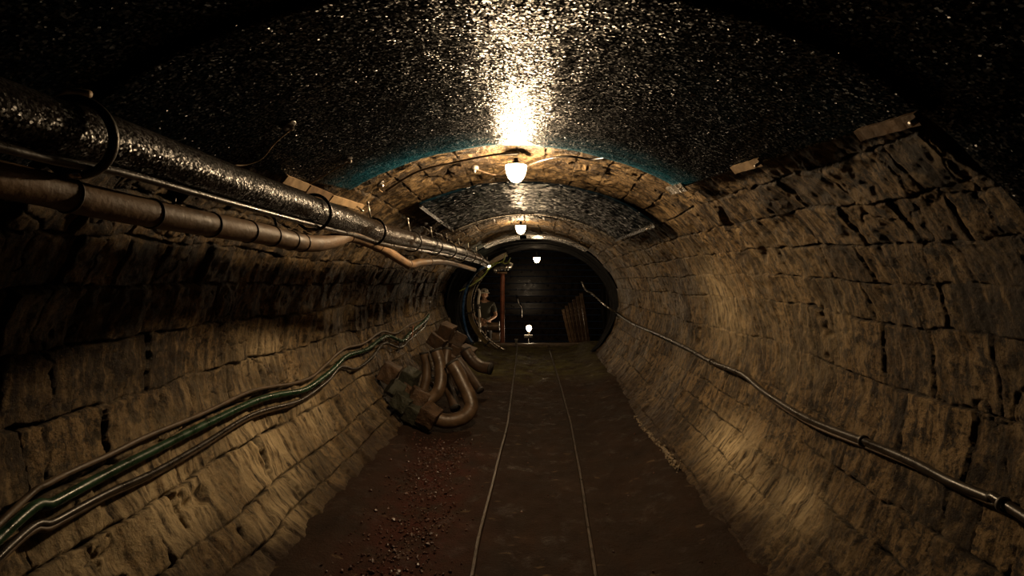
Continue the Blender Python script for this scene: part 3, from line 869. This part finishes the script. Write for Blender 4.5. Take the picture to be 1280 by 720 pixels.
# ------------------------------------------------------------------ hose pile
def hose(pixd, rad, mat, label, extra=None):
    pts = [at(x, y, d) for x, y, d in pixd]
    for q in pts: q.z = max(q.z, float(floor_z(q.x, q.y)) + rad * .95)
    root = empty('fat_hose', pts[0], label, 'hose', 'fat hoses heaped by the left wall')
    path = spline(pts, 10); n = len(path)
    rr = [rad * (1 + .035 * float(vnoise(i * .55, rad * 90, 4))) for i in range(n)]
    v, f = tube_data(path, rr, 26, True); link('hose_body', shifted(pydata('hose_body', v, f), pts[0]), mat, root)
    for e, k in ((0, 1), (-1, -2)):
        c = path[e]; ax = (path[e] - path[k]).normalized()
        v, f = tube_data([c - ax * .012, c + ax * .012], rad * 1.03, 26)
        link('end_rim', shifted(pydata('end_rim', v, f), pts[0]), M['hose_end'], root)
    return root
hose([(530, 441, 5.28), (533, 456, 5.27), (533, 472, 5.24), (529, 489, 5.20)], .045, M['hose'], 'thin upright hose at the left of the hose heap')
hose([(545, 438, 5.2), (550, 455, 5.17), (551, 474, 5.12), (547, 490, 5.05), (537, 500, 4.95), (524, 508, 4.88)], .060, M['hose'], 'tall bent hose standing second from the left in the heap')
hose([(559, 437, 5.45), (557, 455, 5.38), (558, 476, 5.3), (564, 494, 5.2), (569, 510, 5.1)], .050, M['hose_dark'], 'hose standing behind the big U bend in the heap')
hose([(565, 454, 5.10), (572, 466, 5.07), (579, 480, 5.03), (586, 495, 4.98), (589, 508, 4.93), (583, 519, 4.86), (570, 525, 4.80), (555, 526, 4.76), (541, 521, 4.75), (530, 514, 4.78)], .067, M['hose'], 'biggest hose, bent in a U at the front of the heap')
hose([(572, 448, 5.7), (583, 463, 5.65), (592, 476, 5.58), (600, 488, 5.5)], .042, M['hose_dark'], 'straight hose sloping down at the right of the heap')
hose([(582, 438, 6.22), (590, 450, 6.18), (600, 458, 6.14), (613, 461, 6.1)], .068, M['hose_dark'], 'dark hose lying behind the heap near the yellow rib')
# stone blocks: heap in front, heap behind
def block(px, py, d, s, mat, rot, label, seed):
    q = at(px, py, d)
    me = box_mesh('stone_block', s, .014, (0, 0, 0), rot, .006, seed, 2)
    o = link('stone_block', me, mat); o.location = q
    tag(o, label, 'stone block', 'stone blocks heaped against the left wall'); return o
bl = [(487, 466, 5.02, .17, 'b', 'upper block at the outer left of the front heap'), (512, 473, 5.00, .17, 'g', 'greenish block in the top row of the front heap beside the hoses'),
      (494, 486, 4.88, .15, 'g', 'greenish block under the outer left block of the front heap'), (504, 503, 4.80, .17, 'g', 'large greenish block low at the left of the front heap'),
      (523, 496, 4.86, .18, 'b', 'brown block in the middle of the front heap under the hoses'), (517, 516, 4.78, .16, 'g', 'greenish block at the foot of the front heap'),
      (537, 519, 4.70, .15, 'b', 'brown block at the hidden end of the big U hose'), (508, 488, 4.95, .13, 'b', 'small brown block wedged between greenish blocks'),
      (530, 528, 4.74, .13, 'g', 'lowest dark block on the floor under the big U hose'),
      (547, 426, 6.5, .19, 'b', 'leftmost brown block of the rear heap'), (558, 415, 6.6, .20, 'b', 'topmost brown block of the rear heap'), (573, 425, 6.5, .18, 'b', 'brown block right of the topmost one in the rear heap'),
      (584, 441, 6.4, .19, 'b', 'reddish block of the rear heap nearest the yellow rib'), (567, 440, 6.45, .18, 'b', 'brown block low in the middle of the rear heap'), (556, 452, 6.2, .2, 'b', 'brown block in the shade between the two heaps')]
rb = random.Random(11)
for i, (px, py, d, s, c, lab) in enumerate(bl):
    block(px, py, d, (s * rb.uniform(.85, 1.1), s * rb.uniform(.8, 1.2), s * rb.uniform(.8, 1.05)), M['block_brown'] if c == 'b' else M['block_green'],
          (rb.uniform(-.25, .25), rb.uniform(.35, .65), rb.uniform(-.4, .4)), 'stone block: ' + lab if False else lab, i)

# ------------------------------------------------------------------ rubble (nobody could count it)
def pebbles(name, spots, mat, label, cat, seed, smin, smax):
    rr = random.Random(seed); v, f = [], []
    ico = bmesh.new(); bmesh.ops.create_icosphere(ico, subdivisions=1, radius=1)
    iv = [q.co.copy() for q in ico.verts]; fi = [[q.index for q in fc.verts] for fc in ico.faces]; ico.free()
    for (p, k) in spots:
        r = rr.uniform(smin, smax) * k; b = len(v); R = Euler((rr.random() * 6, rr.random() * 6, rr.random() * 6)).to_matrix()
        sc = (rr.uniform(.7, 1.3), rr.uniform(.7, 1.3), rr.uniform(.5, .9))
        for q in iv:
            j = rr.uniform(.8, 1.15); v.append(p + R @ Vector((q.x * sc[0] * j, q.y * sc[1] * j, q.z * sc[2] * j)) * r)
        f += [[a + b for a in fc] for fc in fi]
    o = link(name, pydata(name, v, f, False), mat); tag(o, label, cat, kind='stuff'); return o
rr = random.Random(21); sp1 = []
for i in range(1500):
    d = rr.uniform(2.0, 4.6); x = rr.gauss(-.66, .13)
    if x < -1.0 or x > -.3 or abs(x - float(np.interp(d, *rail_line(-1)[:2]))) < .05: continue
    sp1.append((Vector((x, d, float(floor_z(x, d)) + .002)), rr.choice((.6, .8, 1, 1, 1.6))))
pebbles('gravel', sp1, M['gravel'], 'loose dark red gravel strewn along the left of the track', 'gravel', 3, .004, .011)
sp2 = []
for i in range(300):
    t = rr.random(); px = 796 + 54 * t + rr.gauss(0, 2.2); py = 524 + 62 * t + rr.gauss(0, 2.5)
    q = wall_hit(px, py, .006); q.z = max(q.z, float(floor_z(q.x, q.y))); sp2.append((q, rr.choice((.6, 1, 1.3))))
pebbles('lime_rubble', sp2, M['lime'], 'pale crumbs of lime along the foot of the right wall', 'rubble', 5, .004, .011)
sp3 = []
for i in range(260):
    x = rr.uniform(-.9, .95); d = rr.uniform(2.0, 8.8)
    if min(abs(x - float(np.interp(d, *rail_line(q)))) for q in (-1, 1)) < .05: continue
    sp3.append((Vector((x, d, float(floor_z(x, d)) + .001)), rr.choice((.5, .8, 1.2))))
pebbles('grit', sp3, M['gravel'], 'scattered grit over the trodden mud of the floor', 'grit', 9, .004, .010)

# ------------------------------------------------------------------ things at the portal
# yellow steel rib (left side of the ring)
def rib():
    cx, cz, rx, rz, d = .31, .82, 1.335, 1.07, 9.85
    t = empty('steel_rib', (cx - rx, d, 0), 'curved yellowed steel rib at the left of the dark portal', 'rib')
    prof = [(-.045, -.04), (.045, -.04), (.045, -.027), (.009, -.027), (.009, .027), (.045, .027), (.045, .04), (-.045, .04), (-.045, .027), (-.009, .027), (-.009, -.027), (-.045, -.027)]
    v, f = [], []; n = len(prof); K = 48
    for i in range(K + 1):
        a = math.radians(118 + (232 - 118) * i / K)
        c = Vector((cx + rx * math.cos(a), d, cz + rz * math.sin(a))); nr = Vector((math.cos(a), 0, math.sin(a)))
        for (u, w) in prof: v.append(c + Vector((0, u, 0)) + nr * w - t.location)
    for i in range(K):
        for k in range(n): f.append((i * n + k, i * n + (k + 1) % n, (i + 1) * n + (k + 1) % n, (i + 1) * n + k))
    f.append(tuple(reversed(range(n)))); f.append(tuple(K * n + k for k in range(n)))
    link('arch_segment', pydata('arch_segment', v, f, False), M['yellow'], t)
    for a in (150, 188, 222):
        ar = math.radians(a); c = Vector((cx + rx * math.cos(ar), d, cz + rz * math.sin(ar))) - t.location
        link('shackle', box_mesh('shackle', (.15, .13, .03), .006, c, (0, -ar, 0)), M['iron'], t)
    # a bright conduit that follows the inside of the rib
    pts = [Vector((cx + (rx - .085) * math.cos(math.radians(a)), d - .05, cz + (rz - .085) * math.sin(math.radians(a)))) for a in range(150, 240, 8)]
    tag(tube('rib_cable', pts, .011, M['steel'], seg=8), 'thin bright line following the inside of the yellow rib', 'cable')
rib()
# blue hose
tag(tube('blue_hose', [at(606, 333, 9.3), at(597, 339, 9.25), at(588, 350, 9.25), at(582, 365, 9.25), at(579, 383, 9.25), at(580, 400, 9.25), at(584, 416, 9.25), at(590, 428, 9.2)], .022, M['blue'], seg=12), 'blue hose hanging in a curve from the end of the black pipe', 'hose')
tag(tube('hanging_cable', [at(632, 318, 9.6), at(629, 326, 9.55), at(620, 330, 9.45), at(611, 337, 9.4), at(603, 347, 9.35), at(590, 356, 9.3), at(574, 364, 9.2)], .011, M['greencable'], seg=8), 'yellow green cable looping down left of the work light', 'cable')
tag(tube('hanging_cable', [at(638, 322, 9.7), at(634, 329, 9.65), at(624, 328, 9.6), at(614, 331, 9.5), at(606, 343, 9.4), at(594, 352, 9.35)], .009, M['greencable'], seg=8), 'thinner green cable tangled above the timber post', 'cable')
# galvanised elbow
ep = [at(617, 339, 9.9), at(621, 336, 9.95), at(628, 334.5, 10.0), at(635, 335, 10.05), at(638, 332, 10.2), at(635, 329, 10.35), at(627, 328, 10.45)]
t = empty('duct_elbow', ep[0], 'shiny galvanised duct elbow above the timber post', 'duct')
path = spline(ep, 8); v, f = tube_data(path, .042, 18); link('elbow', shifted(pydata('elbow', v, f), ep[0]), M['galv'], t)
for i in (2, 20, 34):
    v, f = ring_data(path[i], path[i + 1] - path[i - 1], .044, .008, 0, 360, 22, 8); link('flange', shifted(pydata('flange', v, f), ep[0]), M['steel'], t)
# timber prop
q = at(628, 342, 10.85)
t = empty('timber_prop', (q.x, q.y, Z0), 'red brown round timber post standing left of the post lamp', 'post')
hh = q.z - Z0
v, f = tube_data([Vector((.006 * float(vnoise(i * .4, 1.5, 3)), 0, hh * i / 24)) for i in range(25)], [.047 * (1 + .10 * float(vnoise(i * .8, 9.1, 6))) for i in range(25)], 18)
link('trunk', pydata('trunk', v, f), M['wood_red'], t)
link('head_board', box_mesh('head_board', (.20, .12, .035), .006, (0, 0, hh + .017), rough=.004, cuts=2), M['wood'], t)
link('foot_wedge', box_mesh('foot_wedge', (.16, .14, .05), .01, (0, 0, .025)), M['wood'], t)
for z in (.42, .78): link('nail', lathe_mesh('nail', [(.006, 0), (.006, .01), (.012, .012), (.012, .018)], 8, (.046, 0, hh - z)), M['iron'], t)

# winch beside the prop
q = at(617, 408, 11.2)
t = empty('winch', (q.x, q.y, Z0), 'small brown winch on a tall frame left of the timber post', 'winch')
hz = q.z - Z0
def cyl_x(name, x0, x1, z, r, mat, par, seg=22):
    v, f = tube_data([Vector((x0, 0, z)), Vector((x1, 0, z))], r, seg); return link(name, pydata(name, v, f, False), mat, par)
cyl_x('drum', -.13, .10, hz, .085, M['winch'], t)
for x in (-.14, .105): cyl_x('drum_flange', x, x + .02, hz, .115, M['iron_grey'], t)
cyl_x('axle', -.2, .2, hz, .018, M['steel'], t)
for x in (-.17, .16):
    for y in (-.1, .1):
        v, f = tube_data([Vector((x, y * 1.5, 0)), Vector((x, y * .35, hz))], .018, 8); link('leg', pydata('leg', v, f), M['winch'], t)
link('gearbox', box_mesh('gearbox', (.17, .18, .15), .012, (.05, 0, hz - .21)), M['winch'], t)
link('bed_plate', box_mesh('bed_plate', (.42, .26, .03), .006, (0, 0, hz - .30)), M['iron_grey'], t)
h = link('crank', box_mesh('crank', (.015, .03, .17), .004, (.205, 0, hz + .06)), M['steel'], t)
link('grip', lathe_mesh('grip', [(.012, 0), (.016, .01), (.016, .08), (.01, .09)], 10, (.215, 0, hz + .13)), M['wood'], h)

# leaning planks on the right of the chamber
G = 'wet planks leaning on the right in the chamber'
labs = ['nearest and longest wet plank leaning at the right of the chamber', 'second wet plank from the right, glinting along its edge', 'middle wet plank of those leaning at the right',
        'wet plank fourth from the right in the leaning row', 'short wet plank fifth from the right in the leaning row', 'farthest wet plank of the leaning row']
for i in range(6):
    d = 11.3 + i * .32
    a = at(726 - 4.5 * i, 366 + 4 * i, d); b = at(738 - 4.5 * i, 421 + 2.5 * i, d)
    b.x += .05; b.z = Z0 + .04
    a.x = a.x; L = (a - b).length; c = (a + b) / 2
    me = box_mesh('leaning_plank', (.07, .13, L), .008, rough=.004, cuts=2, seed=i)
    o = link('leaning_plank', me, M['wet_plank']); o.location = c
    o.rotation_euler = Vector((0, 0, 1)).rotation_difference(a - b).to_euler()
    tag(o, labs[i], 'plank', G)
# loose bright cable on the right lining
tag(tube('loose_cable', [at(727, 352, 9.0), at(730, 359, 8.95), at(734, 364, 8.9), at(740, 367, 8.8), at(751, 377, 8.6), at(762, 386, 8.3), wall_hit(772, 391, .02)], .013, M['galv'], seg=8), 'pale loose cable end on the dark lining at right', 'cable')
# bracket at the far boards
t0 = at(650, 371, 13.9)
bk = empty('wall_hook', t0, 'thin crooked pipe hanging on the back boards above the post lamp', 'pipe')
v, f = tube_data(spline([at(647, 373, 13.9) - t0, at(649, 380, 13.9) - t0, at(652, 384, 13.9) - t0, at(652.5, 391, 13.9) - t0, at(652.5, 397, 13.9) - t0], 6), .016, 10)
link('stem', pydata('stem', v, f), M['galv'], bk)
v, f = ring_data(at(652, 384, 13.9) - t0, (0, 0, 1), .02, .008, 0, 360, 16, 6); link('collar', pydata('collar', v, f), M['steel'], bk)

# ------------------------------------------------------------------ person
def skin(chains, sub=2):
    """chains: list of lists of (x,y,z,r); points within 1 mm are shared"""
    vs, es, rs = [], [], []
    def idx(p):
        for i, q in enumerate(vs):
            if (Vector(q) - Vector(p[:3])).length < .001: return i
        vs.append(p[:3]); rs.append(p[3]); return len(vs) - 1
    for ch in chains:
        ids = [idx(p) for p in ch]
        es += list(zip(ids[:-1], ids[1:]))
    me = bpy.data.meshes.new('tmp'); me.from_pydata(vs, es, []); o = bpy.data.objects.new('tmp', me); C.objects.link(o)
    o.modifiers.new('s', 'SKIN').use_smooth_shade = True
    for i, r in enumerate(rs): me.skin_vertices[0].data[i].radius = r if hasattr(r, '__len__') else (r, r)
    me.skin_vertices[0].data[0].use_root = True
    ss = o.modifiers.new('u', 'SUBSURF'); ss.levels = sub; ss.render_levels = sub
    dg = bpy.context.evaluated_depsgraph_get(); dg.update()
    out = bpy.data.meshes.new_from_object(o.evaluated_get(dg))
    bpy.data.objects.remove(o); return out
def merge(name, meshes):
    bm = bmesh.new()
    for m in meshes: bm.from_mesh(m)
    return bm_mesh(name, bm, True)
def ell(c, r, seg=20, rings=14, rot=None):
    bm = bmesh.new(); bmesh.ops.create_uvsphere(bm, u_segments=seg, v_segments=rings, radius=1)
    m = Matrix.Diagonal((*r, 1)); m = (rot.to_matrix().to_4x4() if rot else Matrix()) @ m
    bm.transform(Matrix.Translation(c) @ m); return bm_mesh('e', bm, True)
q = at(605.5, 360.5, 12.2)
H = q.z - Z0                                         # helmet top above the lower floor
per = empty('person', (q.x, q.y, Z0), 'person in a pale helmet and dark short-sleeved shirt behind the winch', 'person')
per.rotation_euler = (0, 0, 0)
k = H / 1.76
def S(*p): return tuple(a * k for a in p)
# facing the camera: -y is forward
def L(x, y, z, r): return (x * k, y * k, z * k, (r * k if not hasattr(r, '__len__') else tuple(a * k for a in r)))
pel = L(0, 0, .95, (.15, .11)); ab = L(0, 0, 1.10, (.135, .10)); ch_ = L(0, .01, 1.28, (.16, .11)); cl = L(0, .01, 1.42, (.12, .08)); nk = L(0, .0, 1.50, .052); hd0 = L(0, -.01, 1.56, .06)
shL = L(.18, .01, 1.40, .06); elL = L(.27, .01, 1.13, .043); wrL = L(.10, -.22, 1.03, .028); haL = L(.035, -.26, 1.02, (.035, .020))
shR = L(-.18, .01, 1.40, .06); elR = L(-.27, .0, 1.13, .043); wrR = L(-.13, -.22, 1.06, .028); haR = L(-.075, -.27, 1.065, (.035, .020))
legs = []
for s in (1, -1): legs.append([pel, L(.09 * s, 0, .86, .095), L(.11 * s, -.01, .50, .062), L(.12 * s, .02, .10, .042), L(.125 * s, -.10, .035, .038)])
core = skin([[pel, ab, ch_, cl, nk, hd0], [ch_, cl], [cl, shL, elL, wrL, haL], [cl, shR, elR, wrR, haR]] + legs)
parts = [core]
# head with brow, nose, lips, ears, eyes
hc = Vector(S(0, -.02, 1.615))
hm = ell(hc, S(.075, .092, .112), 28, 20)
for vtx in hm.vertices:
    p = vtx.co - hc
    if p.z < 0: vtx.co.x = hc.x + p.x * (1 - .22 * min(1, -p.z / (.112 * k)))       # jaw narrows
    if p.y < 0 and abs(p.z) < .02 * k + .01 and abs(abs(p.x) - .03 * k) < .014 * k: vtx.co.y += .007 * k   # eye sockets
parts.append(hm)
parts += [ell(hc + Vector(S(0, -.095, -.018)), S(.012, .018, .022)), ell(hc + Vector(S(0, -.09, -.006)), S(.008, .012, .03)),
          ell(hc + Vector(S(0, -.082, -.052)), S(.024, .010, .006)), ell(hc + Vector(S(0, -.078, -.062)), S(.020, .011, .007)), ell(hc + Vector(S(0, -.07, -.095)), S(.025, .02, .016))]
for s in (1, -1): parts += [ell(hc + Vector(S(.076 * s, .005, -.005)), S(.010, .020, .032)), ell(hc + Vector(S(.03 * s, -.078, .012)), S(.014, .010, .009))]
# fingers
for side, hv, dirx in ((1, haL, -1), (-1, haR, 1)):
    b = Vector(hv[:3])
    for j, ln in enumerate((.068, .076, .070, .055)):
        st = b + Vector(S(.0, .0, (.027 - .018 * j)))
        parts.append(skin([[(*st, .0095 * k), (*(st + Vector(S(dirx * ln * .45, -.020, -.002))), .009 * k), (*(st + Vector(S(dirx * ln * .85, -.006, -.006))), .0085 * k), (*(st + Vector(S(dirx * ln * .95, .018, -.008))), .0075 * k)]], 1))
    st = b + Vector(S(-dirx * .02, .0, .025))
    parts.append(skin([[(*st, .011 * k), (*(st + Vector(S(dirx * .02, -.01, .022))), .010 * k), (*(st + Vector(S(dirx * .045, -.022, .026))), .0085 * k)]], 1))
body = link('body', merge('body', parts), M['skin'], per)
# clothes
def grow(p, g): r = p[3]; return (*p[:3], (r + g * k) if not hasattr(r, '__len__') else tuple(a + g * k for a in r))
def mid(a, b, t, r): return tuple(a[i] + (b[i] - a[i]) * t for i in range(3)) + (r * k,)
shirt = skin([[grow(L(0, 0, .90, (.155, .115)), .008), grow(ab, .02), grow(ch_, .016), grow(cl, .016), L(0, 0, 1.475, .066)],
              [grow(cl, .016), grow(shL, .016), mid(shL, elL, .75, .066)], [grow(cl, .016), grow(shR, .016), mid(shR, elR, .75, .066)]])
link('shirt', shirt, M['shirt'], per)
tr = skin([[L(0, 0, .99, (.16, .12)), grow(pel, .012), L(.09, 0, .86, .108), L(.11, -.01, .50, .082), L(.12, .02, .12, .068)], [grow(pel, .012), L(-.09, 0, .86, .108), L(-.11, -.01, .50, .082), L(-.12, .02, .12, .068)]])
link('trousers', tr, M['trousers'], per)
for s in (1, -1):
    link('boot', skin([[L(.12 * s, .03, .16, .062), L(.12 * s, .03, .06, .055), L(.125 * s, -.08, .045, .05), L(.13 * s, -.16, .036, .04)]]), M['leather'], per)
link('hair', ell(hc + Vector(S(0, .02, .015)), S(.082, .085, .095)), M['hair'], per)
hp = [(.0, .108), (.045, .102), (.078, .08), (.094, .045), (.098, .01), (.118, .0), (.118, -.006), (.095, -.004)]
hm_ = lathe_mesh('helmet', [(max(r, .004) * k, z * k) for r, z in hp], 28, (hc.x, hc.y + .005 * k, hc.z + .043 * k)); hel = link('helmet', hm_, M['helmet'], per)
link('headlamp', box_mesh('headlamp', S(.05, .03, .04), .006 * k, hc + Vector(S(0, -.105, .09))), M['lamp_iron'], hel)
# bright upright hose held beside the person
ph = [at(597.5, 361, 11.95), at(599.5, 366, 11.95), at(598, 374, 11.95), at(598, 383, 11.95), at(599, 390, 11.95), at(599.5, 402, 11.95)]
ph.append(Vector((ph[-1].x, 11.95, Z0 + .02)))
o = empty('lever_rod', ph[0], 'pale upright rod the person holds with both hands', 'rod')
v, f = tube_data(spline(ph, 8), .030, 12); link('rod', shifted(pydata('rod', v, f), ph[0]), M['helmet'], o)
v, f = tube_data([ph[3] + Vector((0, 0, -.05)), ph[3] + Vector((0, 0, .05))], .045, 14); link('sleeve', shifted(pydata('sleeve', v, f), ph[0]), M['iron_grey'], o)

# ------------------------------------------------------------------ world, view
w = bpy.data.worlds.new('world'); SC.world = w; w.use_nodes = True
bg = w.node_tree.nodes['Background']; bg.inputs[0].default_value = (.45, .7, 1, 1); bg.inputs[1].default_value = .004
SC.view_settings.view_transform = 'Standard'; SC.view_settings.look = 'None'
SC.view_settings.gamma = 1; SC.view_settings.use_curve_mapping = False
SC.view_settings.exposure = 0.0
SC.cycles.max_bounces = 4; SC.cycles.diffuse_bounces = 2; SC.cycles.sample_clamp_indirect = 2; SC.cycles.sample_clamp_direct = 24
